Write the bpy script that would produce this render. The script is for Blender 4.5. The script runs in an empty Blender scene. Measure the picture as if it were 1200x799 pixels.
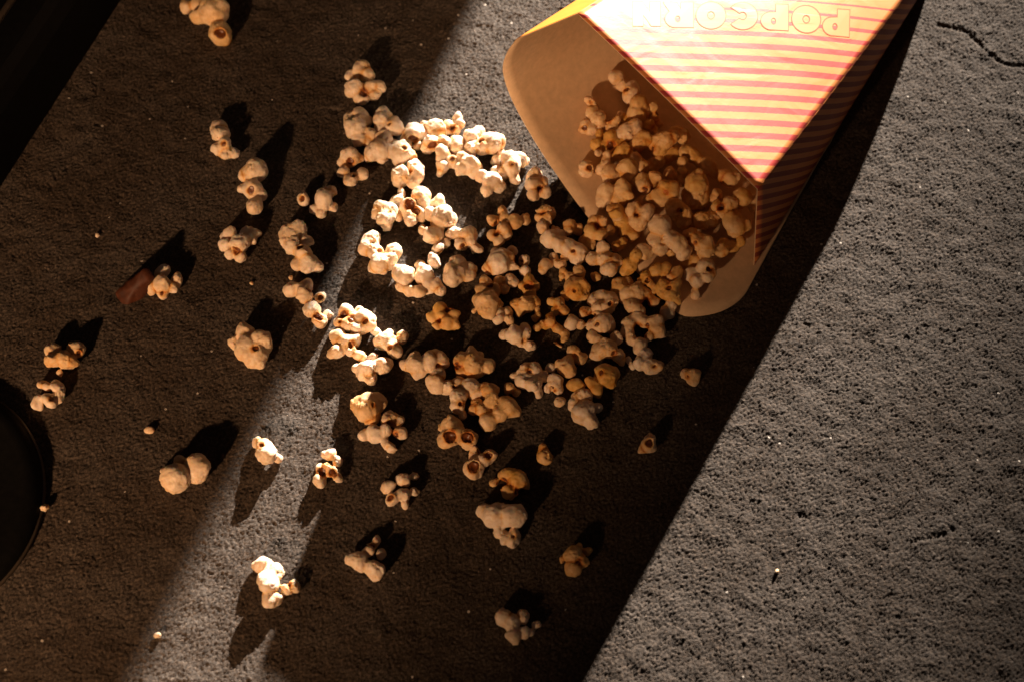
import bpy, bmesh, math, random
import numpy as np
from mathutils import Vector
from mathutils.bvhtree import BVHTree
from mathutils.geometry import tessellate_polygon

random.seed(7)
scene = bpy.context.scene
COL = scene.collection

# ------------------------------------------------------------------ camera
# 0.45 mm per photograph pixel at the middle of the frame, camera 0.93 m away, pitched 29 degrees off straight down
PITCH = math.radians(29.0)
LENS, SENSOR, MM_PX = 62.0, 36.0, 0.00045
DIST = MM_PX * 1200 * LENS / SENSOR
FPX = 1200 * LENS / SENSOR
CAM = np.array([0, -math.sin(PITCH) * DIST, math.cos(PITCH) * DIST])
FW = -CAM / np.linalg.norm(CAM)
RT = np.array([1.0, 0, 0])
UP = np.cross(RT, FW)
cd = bpy.data.cameras.new('camera')
cd.lens = LENS; cd.sensor_width = SENSOR
cd.clip_start = 0.02; cd.clip_end = 60
cd.dof.use_dof = True; cd.dof.focus_distance = DIST - 0.01; cd.dof.aperture_fstop = 7.0
cam = bpy.data.objects.new('camera', cd); COL.objects.link(cam)
cam.location = CAM; cam.rotation_euler = (PITCH, 0, 0)
scene.camera = cam

# ------------------------------------------------------------------ world, lamps, exposure
w = bpy.data.worlds.new('World'); scene.world = w; w.use_nodes = True
w.node_tree.nodes['Background'].inputs[0].default_value = (1.0, 0.66, 0.50, 1)
w.node_tree.nodes['Background'].inputs[1].default_value = 0.022
scene.view_settings.view_transform = 'Standard'
scene.view_settings.look = 'None'
scene.view_settings.exposure = 0.0
scene.view_settings.gamma = 1.0

LDIR = Vector((0.35753, 0.88779, 0.28984))
LAMP = LDIR * 12.0

def spot(name, loc, target, power, color, size, blend, radius):
    d = bpy.data.lights.new(name, 'SPOT')
    d.energy = power; d.color = color; d.spot_size = math.radians(size); d.spot_blend = blend
    d.shadow_soft_size = radius
    o = bpy.data.objects.new(name, d); COL.objects.link(o)
    o.location = loc
    o.rotation_euler = (Vector(target) - Vector(loc)).to_track_quat('-Z', 'Y').to_euler()
    return o
spot('white_lamp', LAMP, (-0.13, 0.08, 0.0), 42000, (1.0, 0.855, 0.71), 5.0, 1.0, 0.070)
spot('amber_lamp', (-0.68, -1.14, 0.54), (-0.19, 0.12, 0.0), 82, (1.0, 0.58, 0.30), 30, 1.0, 0.030)

# ------------------------------------------------------------------ pixel helpers (photograph pixels to places)
def ray(x, y):
    d = FW * FPX + RT * (x - 600) - UP * (y - 399.5)
    return d / np.linalg.norm(d)
def at(x, y, z=0.0):
    d = ray(x, y)
    return CAM + d * ((z - CAM[2]) / d[2])

# ------------------------------------------------------------------ materials
def mat(name):
    m = bpy.data.materials.new(name); m.use_nodes = True
    nt = m.node_tree
    return m, nt, nt.nodes['Principled BSDF']
def N(nt, kind, **kw):
    n = nt.nodes.new(kind)
    for k, v in kw.items():
        if k in n.inputs: n.inputs[k].default_value = v
        else: setattr(n, k, v)
    return n
def mixc(nt, fac, a, b, blend='MIX'):
    n = nt.nodes.new('ShaderNodeMix'); n.data_type = 'RGBA'; n.blend_type = blend
    for sock, v in ((n.inputs[0], fac), (n.inputs[6], a), (n.inputs[7], b)):
        if hasattr(v, 'links') or isinstance(v, bpy.types.NodeSocket): nt.links.new(v, sock)
        else: sock.default_value = v
    return n.outputs[2]
def ramp(nt, src, stops):
    r = nt.nodes.new('ShaderNodeValToRGB'); nt.links.new(src, r.inputs[0])
    e = r.color_ramp.elements
    while len(e) < len(stops): e.new(0.5)
    for i, (p, c) in enumerate(stops):
        e[i].position = p; e[i].color = c if len(c) == 4 else (*c, 1)
    return r.outputs[0]
def bump(nt, bsdf, h, strength, dist):
    b = nt.nodes.new('ShaderNodeBump'); b.inputs['Strength'].default_value = strength
    b.inputs['Distance'].default_value = dist
    nt.links.new(h, b.inputs['Height']); nt.links.new(b.outputs[0], bsdf.inputs['Normal'])

def m_concrete():
    m, nt, b = mat('concrete')
    tc = N(nt, 'ShaderNodeTexCoord').outputs['Object']
    def noise(scale, detail, rough=0.6):
        n = N(nt, 'ShaderNodeTexNoise', Scale=scale, Detail=detail, Roughness=rough)
        nt.links.new(tc, n.inputs['Vector']); return n.outputs['Fac']
    broad = ramp(nt, noise(17, 7, 0.68), [(0.30, (0.030, 0.0195, 0.0125)), (0.45, (0.050, 0.0350, 0.0250)), (0.56, (0.062, 0.0475, 0.0380)), (0.72, (0.086, 0.0690, 0.0570))])
    fine = ramp(nt, noise(520, 5, 0.7), [(0.32, (0.40, 0.38, 0.36)), (0.50, (0.95, 0.95, 0.95)), (0.66, (1.75, 1.72, 1.68))])
    c = mixc(nt, 1.0, broad, fine, 'MULTIPLY')
    sand = ramp(nt, noise(900, 2), [(0.38, (0.55, 0.54, 0.53)), (0.62, (1.5, 1.47, 1.43))])
    c = mixc(nt, 0.8, c, sand, 'MULTIPLY')
    rust = ramp(nt, noise(33, 4, 0.7), [(0.55, (0, 0, 0)), (0.78, (1, 1, 1))])
    rb = N(nt, 'ShaderNodeMath', operation='MULTIPLY'); nt.links.new(rust, rb.inputs[0]); rb.inputs[1].default_value = 0.45
    c = mixc(nt, rb.outputs[0], c, (0.050, 0.029, 0.014, 1))
    v = N(nt, 'ShaderNodeTexVoronoi', Scale=190.0, Randomness=1.0); nt.links.new(tc, v.inputs['Vector'])
    v.voronoi_dimensions = '3D'
    pick = N(nt, 'ShaderNodeSeparateColor'); nt.links.new(v.outputs['Color'], pick.inputs[0])
    near = N(nt, 'ShaderNodeMath', operation='LESS_THAN'); nt.links.new(v.outputs['Distance'], near.inputs[0]); near.inputs[1].default_value = 0.13
    few = N(nt, 'ShaderNodeMath', operation='GREATER_THAN'); nt.links.new(pick.outputs[0], few.inputs[0]); few.inputs[1].default_value = 0.955
    fl = N(nt, 'ShaderNodeMath', operation='MULTIPLY'); nt.links.new(near.outputs[0], fl.inputs[0]); nt.links.new(few.outputs[0], fl.inputs[1])
    c = mixc(nt, fl.outputs[0], c, (0.62, 0.56, 0.50, 1))  # pale specks: glints of the concrete painted into its colour
    nt.links.new(c, b.inputs['Base Color'])
    b.inputs['Roughness'].default_value = 0.78
    b.inputs['Specular IOR Level'].default_value = 0.35
    bump(nt, b, noise(760, 3, 0.75), 0.8, 0.0007)
    return m

def m_popcorn():
    m, nt, b = mat('popcorn_flake')
    a = N(nt, 'ShaderNodeVertexColor', layer_name='tone')
    s = N(nt, 'ShaderNodeSeparateColor'); nt.links.new(a.outputs['Color'], s.inputs[0])
    tc = N(nt, 'ShaderNodeTexCoord').outputs['Object']
    white = mixc(nt, s.outputs[1], (0.84, 0.71, 0.59, 1), (0.70, 0.42, 0.12, 1))
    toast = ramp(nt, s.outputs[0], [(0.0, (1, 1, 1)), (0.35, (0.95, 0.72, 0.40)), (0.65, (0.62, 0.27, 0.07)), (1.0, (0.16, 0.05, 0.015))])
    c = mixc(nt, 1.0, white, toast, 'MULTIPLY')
    n = N(nt, 'ShaderNodeTexNoise', Scale=330.0, Detail=4.0, Roughness=0.65); nt.links.new(tc, n.inputs['Vector'])
    mott = ramp(nt, n.outputs['Fac'], [(0.32, (0.84, 0.74, 0.60)), (0.55, (1, 1, 1))])
    c = mixc(nt, 0.8, c, mott, 'MULTIPLY')
    nt.links.new(c, b.inputs['Base Color'])
    b.inputs['Roughness'].default_value = 0.52
    b.inputs['Specular IOR Level'].default_value = 0.35
    b.inputs['Subsurface Weight'].default_value = 0.35
    b.inputs['Subsurface Radius'].default_value = (1.0, 0.55, 0.25)
    b.inputs['Subsurface Scale'].default_value = 0.0016
    n2 = N(nt, 'ShaderNodeTexNoise', Scale=900.0, Detail=4.0, Roughness=0.6); nt.links.new(tc, n2.inputs['Vector'])
    bump(nt, b, n2.outputs['Fac'], 0.35, 0.0006)
    return m

def m_plain(name, col, rough=0.6, spec=0.4, nscale=None, namp=0.25, bumpd=None):
    m, nt, b = mat(name)
    b.inputs['Roughness'].default_value = rough
    b.inputs['Specular IOR Level'].default_value = spec
    tc = N(nt, 'ShaderNodeTexCoord').outputs['Object']
    n = N(nt, 'ShaderNodeTexNoise', Scale=nscale or 60.0, Detail=5.0, Roughness=0.65); nt.links.new(tc, n.inputs['Vector'])
    lo = tuple(x * (1 - namp) for x in col); hi = tuple(min(1, x * (1 + namp)) for x in col)
    nt.links.new(ramp(nt, n.outputs['Fac'], [(0.3, lo), (0.7, hi)]), b.inputs['Base Color'])
    if bumpd: bump(nt, b, n.outputs['Fac'], 0.4, bumpd)
    return m

def m_print(name, period, fade, lo=0.36, rough=0.36, spec=0.5, yel_shade=1.0, red_shade=1.0):
    """yellow card printed with red stripes; the stripes follow the UV map (metres) and thin out past `fade`"""
    m, nt, b = mat(name)
    uv = N(nt, 'ShaderNodeUVMap', uv_map='UVMap').outputs[0]
    sx = N(nt, 'ShaderNodeSeparateXYZ'); nt.links.new(uv, sx.inputs[0])
    def M(op, a, c=None):
        n = nt.nodes.new('ShaderNodeMath'); n.operation = op
        for i, v in enumerate((a, c)):
            if v is None: continue
            if isinstance(v, bpy.types.NodeSocket): nt.links.new(v, n.inputs[i])
            else: n.inputs[i].default_value = v
        return n.outputs[0]
    wob = N(nt, 'ShaderNodeTexNoise', Scale=700.0, Detail=3.0); nt.links.new(uv, wob.inputs['Vector'])
    v = M('ADD', sx.outputs[1], M('MULTIPLY', M('SUBTRACT', wob.outputs['Fac'], 0.5), 0.0006))
    ph = M('FRACT', M('DIVIDE', v, period))
    tri = M('ABSOLUTE', M('SUBTRACT', ph, 0.5))            # 0 in the middle of a stripe
    mr = N(nt, 'ShaderNodeMapRange'); nt.links.new(v, mr.inputs[0])
    mr.inputs[1].default_value = fade[0]; mr.inputs[2].default_value = fade[1]
    mr.inputs[3].default_value = lo / 2; mr.inputs[4].default_value = 0.035
    red = M('LESS_THAN', tri, mr.outputs[0])
    n = N(nt, 'ShaderNodeTexNoise', Scale=45.0, Detail=4.0); nt.links.new(uv, n.inputs['Vector'])
    yel = ramp(nt, n.outputs['Fac'], [(0.3, (0.82 * yel_shade, 0.275 * yel_shade, 0.07 * yel_shade)), (0.7, (0.87 * yel_shade, 0.325 * yel_shade, 0.10 * yel_shade))])
    rd = ramp(nt, n.outputs['Fac'], [(0.3, (0.50 * red_shade, 0.050, 0.045 * red_shade)), (0.7, (0.58 * red_shade, 0.070, 0.060 * red_shade))])
    nt.links.new(mixc(nt, red, yel, rd), b.inputs['Base Color'])
    b.inputs['Roughness'].default_value = rough
    b.inputs['Specular IOR Level'].default_value = spec
    n2 = N(nt, 'ShaderNodeTexNoise', Scale=900.0, Detail=3.0); nt.links.new(uv, n2.inputs['Vector'])
    n3 = N(nt, 'ShaderNodeTexNoise', Scale=38.0, Detail=2.0, Distortion=1.2); nt.links.new(uv, n3.inputs['Vector'])
    h = M('ADD', M('MULTIPLY', n2.outputs['Fac'], 0.10), n3.outputs['Fac'])
    bump(nt, b, h, 0.35, 0.0012)
    return m

CONCRETE = m_concrete()
FLAKE = m_popcorn()
HULL = m_plain('popcorn_hull', (0.14, 0.038, 0.008), 0.35, 0.45, 500.0, 0.5, 0.0004)
KRAFT = m_plain('kraft_card', (0.68, 0.47, 0.29), 0.75, 0.3, 260.0, 0.10, 0.0003)
SIDE_YELLOW = m_plain('yellow_card', (0.74, 0.27, 0.04), 0.45, 0.4, 60.0, 0.10)
FILL = m_plain('letter_yellow', (0.86, 0.32, 0.10), 0.43, 0.80, 60.0, 0.06)
OUTLINE = m_plain('letter_red', (0.55, 0.12, 0.05), 0.40, 0.5, 60.0, 0.10)
BLACK = m_plain('black_rubber', (0.0035, 0.0032, 0.003), 0.60, 0.12, 300.0, 0.4, 0.0004)
TRIM = m_plain('dull_metal_trim', (0.050, 0.036, 0.025), 0.45, 0.5, 200.0, 0.3)
LEAF = m_plain('dry_leaf', (0.060, 0.017, 0.007), 0.6, 0.25, 220.0, 0.45, 0.0006)
BOARD = m_plain('added_board_dark', (0.03, 0.028, 0.026), 0.8, 0.3, 40.0, 0.3)

# ------------------------------------------------------------------ object helpers
def tag(o, label=None, cat=None, group=None, kind=None):
    if label: o['label'] = label
    if cat: o['category'] = cat
    if group: o['group'] = group
    if kind: o['kind'] = kind
    return o
def mesh_obj(name, verts, faces, mats, parent=None, smooth=True, midx=None, loc=None):
    me = bpy.data.meshes.new(name)
    me.from_pydata([tuple(map(float, v)) for v in verts], [], [tuple(map(int, f)) for f in faces])
    for m in mats: me.materials.append(m)
    if midx is not None: me.polygons.foreach_set('material_index', np.asarray(midx, dtype=np.int32))
    me.polygons.foreach_set('use_smooth', np.full(len(me.polygons), smooth, dtype=bool))
    me.update()
    o = bpy.data.objects.new(name, me); COL.objects.link(o)
    if loc is not None: o.location = loc
    if parent: o.parent = parent
    return o

# ------------------------------------------------------------------ the concrete ground
def band_noise(shape, step, lo, hi, seed):
    """band-limited noise: wavelengths between lo and hi metres, unit variance"""
    r = np.random.default_rng(seed).standard_normal(shape)
    f = np.fft.rfft2(r)
    ky = np.fft.fftfreq(shape[0], step)[:, None]; kx = np.fft.rfftfreq(shape[1], step)[None, :]
    k = np.hypot(kx, ky) + 1e-9
    f *= np.exp(-(k * lo * 0.8) ** 4) * (1 - np.exp(-(k * hi * 0.8) ** 4))
    a = np.fft.irfft2(f, s=shape)
    return a / a.std()

def pl_dist(X, Y, pts):
    d = np.full(X.shape, 1e9)
    for (ax, ay), (bx, by) in zip(pts[:-1], pts[1:]):
        vx, vy = bx - ax, by - ay
        t = np.clip(((X - ax) * vx + (Y - ay) * vy) / (vx * vx + vy * vy), 0, 1)
        d = np.minimum(d, np.hypot(X - ax - t * vx, Y - ay - t * vy))
    return d

def build_ground():
    st = 0.00072
    x = np.arange(-0.345, 0.3451, st); y = np.arange(-0.205, 0.262, st)
    X, Y = np.meshgrid(x, y)
    sh = X.shape
    g1 = band_noise(sh, st, 0.0016, 0.0045, 1)
    g2 = band_noise(sh, st, 0.0040, 0.0110, 2)
    g3 = band_noise(sh, st, 0.012, 0.060, 3)
    g4 = band_noise(sh, st, 0.00145, 0.0026, 4)
    Z = 0.00027 * np.tanh(g1 * 1.2) + 0.00007 * g2 + 0.00016 * g3 + 0.00031 * np.tanh(g4)
    pit = band_noise(sh, st, 0.0022, 0.0060, 5)
    Z -= 0.0007 * np.clip(pit - 2.1, 0, 1.0)
    grain = band_noise(sh, st, 0.0018, 0.0030, 6)
    Z += 0.0007 * np.clip(grain - 2.5, 0, 1)
    def crack(px, wpx, depth):
        P = [tuple(at(*p)[:2]) for p in px]
        d = pl_dist(X + 0.0006 * g2, Y + 0.0006 * g1, P)
        return depth * np.exp(-(d / (wpx * MM_PX)) ** 2)
    Z -= crack([(1100, 30), (1121, 34), (1136, 39), (1149, 52), (1160, 64), (1170, 72), (1185, 77), (1212, 78)], 1.9, 0.0020)
    Z -= crack([(1068, 634), (1090, 629), (1107, 625), (1117, 619)], 1.7, 0.0011)
    Z -= crack([(58, 222), (66, 206), (78, 196)], 1.8, 0.0010)
    Z -= crack([(112, 98), (114, 112)], 2.0, 0.0012)
    for px, py, r in ((393, 130, 5), (561, 33, 3.5), (114, 145, 3.5), (939, 603, 3.5), (1036, 643, 2.6), (1052, 722, 2.6), (1043, 697, 2.2),
                      (1100, 650, 2.5), (1175, 93, 2.5), (987, 652, 2.4)):
        c = at(px, py)
        Z -= (0.0004 + 0.0003 * r) * np.exp(-(np.hypot(X + 0.0007 * g1 - c[0], (Y + 0.0007 * g2 - c[1]) * 1.2) / (r * MM_PX)) ** 2)
    # the relief dies away outside the view, where the sheet goes on in larger and larger steps
    ext = 0.006 * 1.5 ** np.arange(1, 16)
    gx = np.concatenate([x[0] - np.cumsum(ext)[::-1], x, x[-1] + np.cumsum(ext)])
    gy = np.concatenate([y[0] - np.cumsum(ext)[::-1], y, y[-1] + np.cumsum(ext)])
    ne = len(ext)
    ZZ = np.pad(Z, ne, mode='edge')
    fade = np.ones_like(ZZ)
    for i in range(ne):
        f = (i / ne)
        fade[i, :] = np.minimum(fade[i, :], f); fade[-1 - i, :] = np.minimum(fade[-1 - i, :], f)
        fade[:, i] = np.minimum(fade[:, i], f); fade[:, -1 - i] = np.minimum(fade[:, -1 - i], f)
    ZZ = ZZ * fade
    GX, GY = np.meshgrid(gx, gy)
    co = np.stack([GX, GY, ZZ], -1).reshape(-1, 3).astype(np.float32)
    h, wd = ZZ.shape
    idx = np.arange(h * wd).reshape(h, wd)
    q = np.stack([idx[:-1, :-1], idx[:-1, 1:], idx[1:, 1:], idx[1:, :-1]], -1).reshape(-1, 4)
    me = bpy.data.meshes.new('ground')
    me.vertices.add(len(co)); me.vertices.foreach_set('co', co.ravel())
    me.loops.add(q.size); me.loops.foreach_set('vertex_index', q.ravel().astype(np.int32))
    me.polygons.add(len(q)); me.polygons.foreach_set('loop_start', np.arange(0, q.size, 4, dtype=np.int32))
    me.polygons.foreach_set('use_smooth', np.ones(len(q), dtype=bool))
    me.update(calc_edges=True); me.validate()
    me.materials.append(CONCRETE)
    o = bpy.data.objects.new('ground', me); COL.objects.link(o)
    tag(o, 'rough grey brown concrete ground with a dark crack at upper right', kind='structure')
build_ground()

# ------------------------------------------------------------------ the popcorn box
V3 = lambda *a: np.array(a, dtype=float)
Fg = at(884, 312, 0.0012)
T = at(888, 222, 0.0775)
A = at(677, 16, 0.106)
Q = at(605, 46, 0.0975)
K = at(1083, -33, 0.047)
Kg = at(1097, -38, 0.0012)
Mt = at(885, -118, 0.074)
Mq = at(838, -105, 0.069)
mouth_px = [(884, 312, 1.2), (881, 330, 1.2), (869, 350, 1.2), (846, 365, 1.2), (818, 371, 1.2), (797, 369, 1.2), (778, 352, 1.4), (745, 318, 1.8),
            (712, 283, 2.6), (688, 254, 4), (662, 219, 7), (640, 187, 11), (620, 155, 17.5), (603, 124, 28), (593, 100, 43), (589, 80, 64),
            (594, 62, 83), (605, 46, 97.5)]
mouth = [at(x, y, z / 1000) for x, y, z in mouth_px]
def resample(pts, n, per=None):
    pts = np.array(pts)
    # Catmull-Rom through the points, then n even steps
    P = np.vstack([2 * pts[0] - pts[1], pts, 2 * pts[-1] - pts[-2]]); out = []
    for i in range(1, len(P) - 2):
        for t in np.linspace(0, 1, 12, endpoint=False):
            a, b, c, d = P[i - 1], P[i], P[i + 1], P[i + 2]
            out.append(0.5 * (2 * b + (c - a) * t + (2 * a - 5 * b + 4 * c - d) * t * t + (3 * b - a - 3 * c + d) * t ** 3))
    out.append(pts[-1]); out = np.array(out)
    s = np.concatenate([[0], np.cumsum(np.linalg.norm(np.diff(out, axis=0), axis=1))])
    u = np.linspace(0, s[-1], n)
    return np.stack([np.interp(u, s, out[:, k]) for k in range(3)], -1)
mouth_c = resample(mouth, 72)
ax = (Mq - Kg)
Mb = Kg + V3(ax[0] * 0.80, ax[1] * 0.86, 0.002)
rear_c = resample([Kg, Kg + (Mb - Kg) * 0.4, Kg + (Mb - Kg) * 0.8, Kg + (Mb - Kg) * 0.97 + V3(0, 0, 0.006),
                   Mb + (Mq - Mb) * 0.35 + V3(0, 0, 0.004), Mb + (Mq - Mb) * 0.7, Mq], 72)
def sheet(name, grid, thick, mats, parent, flip=False, uv=None):
    """a card: grid of points (rows, cols, 3); outer face material 0, inner face material 1, edge material 1"""
    g = np.asarray(grid); h, wd, _ = g.shape
    du = np.gradient(g, axis=1); dv = np.gradient(g, axis=0)
    n = np.cross(du, dv); n /= np.linalg.norm(n, axis=-1, keepdims=True) + 1e-12
    if flip: n = -n
    inner = g - n * thick
    V = np.concatenate([g.reshape(-1, 3), inner.reshape(-1, 3)])
    idx = np.arange(h * wd).reshape(h, wd); off = h * wd
    q = np.stack([idx[:-1, :-1], idx[:-1, 1:], idx[1:, 1:], idx[1:, :-1]], -1).reshape(-1, 4)
    if flip: q = q[:, ::-1]
    qi = q[:, ::-1] + off
    loop = np.concatenate([idx[0, :], idx[1:, -1], idx[-1, -2::-1], idx[-2:0:-1, 0]])
    nx = np.roll(loop, -1)
    rim = np.stack([nx, loop, loop + off, nx + off], -1)
    if flip: rim = rim[:, ::-1]
    fs = np.concatenate([q, qi, rim])
    mi = [0] * len(q) + [1] * (len(qi) + len(rim))
    o = mesh_obj(name, V, fs, mats, parent, True, mi)
    if uv is not None:
        lay = o.data.uv_layers.new(name='UVMap')
        c = np.zeros((len(V), 2)); c[:off] = uv; c[off:] = uv
        vi = np.zeros(len(o.data.loops), dtype=np.int32); o.data.loops.foreach_get('vertex_index', vi)
        lay.data.foreach_set('uv', c[vi].ravel())
    return o

box = bpy.data.objects.new('popcorn_box', None); COL.objects.link(box)
tag(box, 'yellow popcorn box with red stripes lying open on the concrete', 'popcorn box')
CARD = 0.0006
vs = np.linspace(0, 1, 26)[:, None, None]
back_grid = mouth_c[None] * (1 - vs) + rear_c[None] * vs
back = sheet('back_panel', back_grid, CARD, [KRAFT, KRAFT], box, flip=False)
tag(back, 'bare kraft inside of the box with rounded corners')

def bil(a, b, c, d, nu, nv, bulge=0.0):
    """patch: a-b along the mouth, d-c at the rear"""
    u = np.linspace(0, 1, nu)[None, :, None]; v = np.linspace(0, 1, nv)[:, None, None]
    g = a * (1 - u) * (1 - v) + b * u * (1 - v) + c * u * v + d * (1 - u) * v
    n = np.cross(b - a, d - a); n /= np.linalg.norm(n)
    if n[2] < 0: n = -n
    return g + n * bulge * (4 * u * (1 - u)) * (0.25 + 0.75 * np.minimum(1, v * 2.2)) , n
BULGE = 0.004
front_grid, fn = bil(T, A, Mt, K, 40, 40, BULGE)
# print coordinates: stripes run level in the photograph, the panel carries them at a slant to its edges
fo = T
def on_plane(px, o=None, n=None):
    o = fo if o is None else o; n = fn if n is None else n
    d = ray(*px); t = ((o - CAM) @ n) / (d @ n); return CAM + d * t
e1 = on_plane((960, 100.5)) - on_plane((720, 90)); e1 /= np.linalg.norm(e1)
e2 = np.cross(fn, e1); e2 /= np.linalg.norm(e2)
if (on_plane((880, 50)) - T) @ e2 < 0: e2 = -e2
def uvof(p, o, a, b): return np.stack([(p - o) @ a, (p - o) @ b], -1)
v_at = lambda px: float((on_plane(px) - fo) @ e2)
v206, v59 = v_at((885, 206)), v_at((885, 58.5))
PER = (v59 - v206) / 10.0
shift = v206 - PER * 0.5 - PER * math.floor(v206 / PER - 0.5)
PRINT = m_print('striped_print', PER, (v_at((885, 62)) - shift, v_at((1010, -6)) - shift), 0.47, 0.43, 0.72)
uvf = uvof(front_grid.reshape(-1, 3), fo, e1, e2); uvf[:, 1] -= shift
flip_f = np.cross(front_grid[0, 1] - front_grid[0, 0], front_grid[1, 0] - front_grid[0, 0]) @ fn < 0
front = sheet('front_panel', front_grid, CARD, [PRINT, KRAFT], box, flip=flip_f, uv=uvf)
tag(front, 'striped front panel with outlined popcorn lettering, upside down')

right_grid, rn0 = bil(Fg, T, K, Kg, 24, 30, 0.0)
rn = np.cross(T - Fg, Kg - Fg); rn /= np.linalg.norm(rn)
if rn[0] < 0: rn = -rn
u_ = np.linspace(0, 1, 24)[None, :, None]; v_ = np.linspace(0, 1, 30)[:, None, None]
right_grid = right_grid + rn * 0.0025 * (4 * u_ * (1 - u_)) * np.minimum(1, v_ * 3)
flip_r = np.cross(right_grid[0, 1] - right_grid[0, 0], right_grid[1, 0] - right_grid[0, 0]) @ rn < 0
s1 = on_plane((925, 222), Fg, rn) - on_plane((892, 232), Fg, rn); s1 /= np.linalg.norm(s1)
s2 = np.cross(rn, s1); s2 /= np.linalg.norm(s2)
perR = abs(float((on_plane((900, 246), Fg, rn) - on_plane((900, 235), Fg, rn)) @ s2))
PRINT_R = m_print('shaded_side_print', perR, (9.0, 10.0), 0.50, 0.6, 0.3, 0.85, 0.60)  # darker yellow and red put the side panel's shade into the print
uvr = uvof(right_grid.reshape(-1, 3), Fg, s1, s2) + 1.0
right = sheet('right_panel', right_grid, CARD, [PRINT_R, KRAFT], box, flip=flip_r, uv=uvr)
tag(right, 'striped side panel in shadow')

left_grid, ln = bil(A, Q, Mq, Mt, 16, 30, 0.0)
lnn = np.cross(Q - A, Mt - A); lnn /= np.linalg.norm(lnn)
if lnn[2] < 0: lnn = -lnn
flip_l = np.cross(left_grid[0, 1] - left_grid[0, 0], left_grid[1, 0] - left_grid[0, 0]) @ lnn < 0
left = sheet('left_panel', left_grid, CARD, [SIDE_YELLOW, KRAFT], box, flip=flip_l)
tag(left, 'narrow orange side strip')
# closed bottom of the box, beyond the top of the picture
rim = np.vstack([rear_c, front_grid[-1, ::-1]])
cen = rim.mean(0)
bv = np.vstack([rim, cen[None]])
bf = [(i, (i + 1) % len(rim), len(rim)) for i in range(len(rim))]
mesh_obj('bottom_panel', bv, bf, [KRAFT], box, False)

# lettering on the front panel
def arc(cx, cy, r, a0, a1, n, ry=None):
    ry = ry or r
    return [(cx + r * math.cos(math.radians(a0 + (a1 - a0) * i / n)), cy + ry * math.sin(math.radians(a0 + (a1 - a0) * i / n))) for i in range(n + 1)]
P_OUT = [(0, 0), (0.47, 0), (0.47, 0.30), (0.62, 0.31)] + arc(0.64, 0.655, 0.38, -80, 85, 12, 0.345) + [(0, 1)]
P_HOLE = arc(0.55, 0.66, 0.085, 0, 330, 10, 0.12)
O_OUT = arc(0.5, 0.5, 0.54, 0, 348, 28, 0.52)
O_HOLE = arc(0.5, 0.5, 0.13, 0, 330, 11, 0.15)
C_OUT = arc(0.5, 0.5, 0.53, 38, 322, 24, 0.52) + [(0.62, 0.40)] + arc(0.5, 0.5, 0.13, 310, 50, 10, 0.15) + [(0.62, 0.60)]
R_OUT = [(0, 0), (0.44, 0), (0.44, 0.28), (0.58, 0), (1.06, 0), (0.84, 0.37)] + arc(0.64, 0.66, 0.36, -40, 85, 9, 0.34) + [(0, 1)]
N_OUT = [(0, 0), (0.38, 0), (0.38, 0.42), (0.66, 0), (1.0, 0), (1.0, 1), (0.62, 1), (0.62, 0.56), (0.34, 1), (0, 1)]
GLYPH = {'P': [P_OUT, P_HOLE], 'O': [O_OUT, O_HOLE], 'C': [C_OUT], 'R': [R_OUT, P_HOLE], 'N': [N_OUT]}
def lift_to_panel(p, h):
    """move a point of the flat panel plane onto the bulged card, h above it"""
    M_ = np.stack([A - T, K - T], -1)
    uv, *_ = np.linalg.lstsq(M_, p - T, rcond=None)
    u, v = float(uv[0]), float(uv[1])
    # invert the bilinear patch by a few Newton steps
    for _ in range(6):
        f = T * (1 - u) * (1 - v) + A * u * (1 - v) + Mt * u * v + K * (1 - u) * v - p
        fu = (A - T) * (1 - v) + (Mt - K) * v; fv = (K - T) * (1 - u) + (Mt - A) * u
        J = np.stack([fu, fv], -1); d, *_ = np.linalg.lstsq(J, -f, rcond=None); u += d[0]; v += d[1]
    base = T * (1 - u) * (1 - v) + A * u * (1 - v) + Mt * u * v + K * (1 - u) * v
    return base + fn * (BULGE * 4 * u * (1 - u) * (0.25 + 0.75 * min(1, v * 2.2)) + h)
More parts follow.
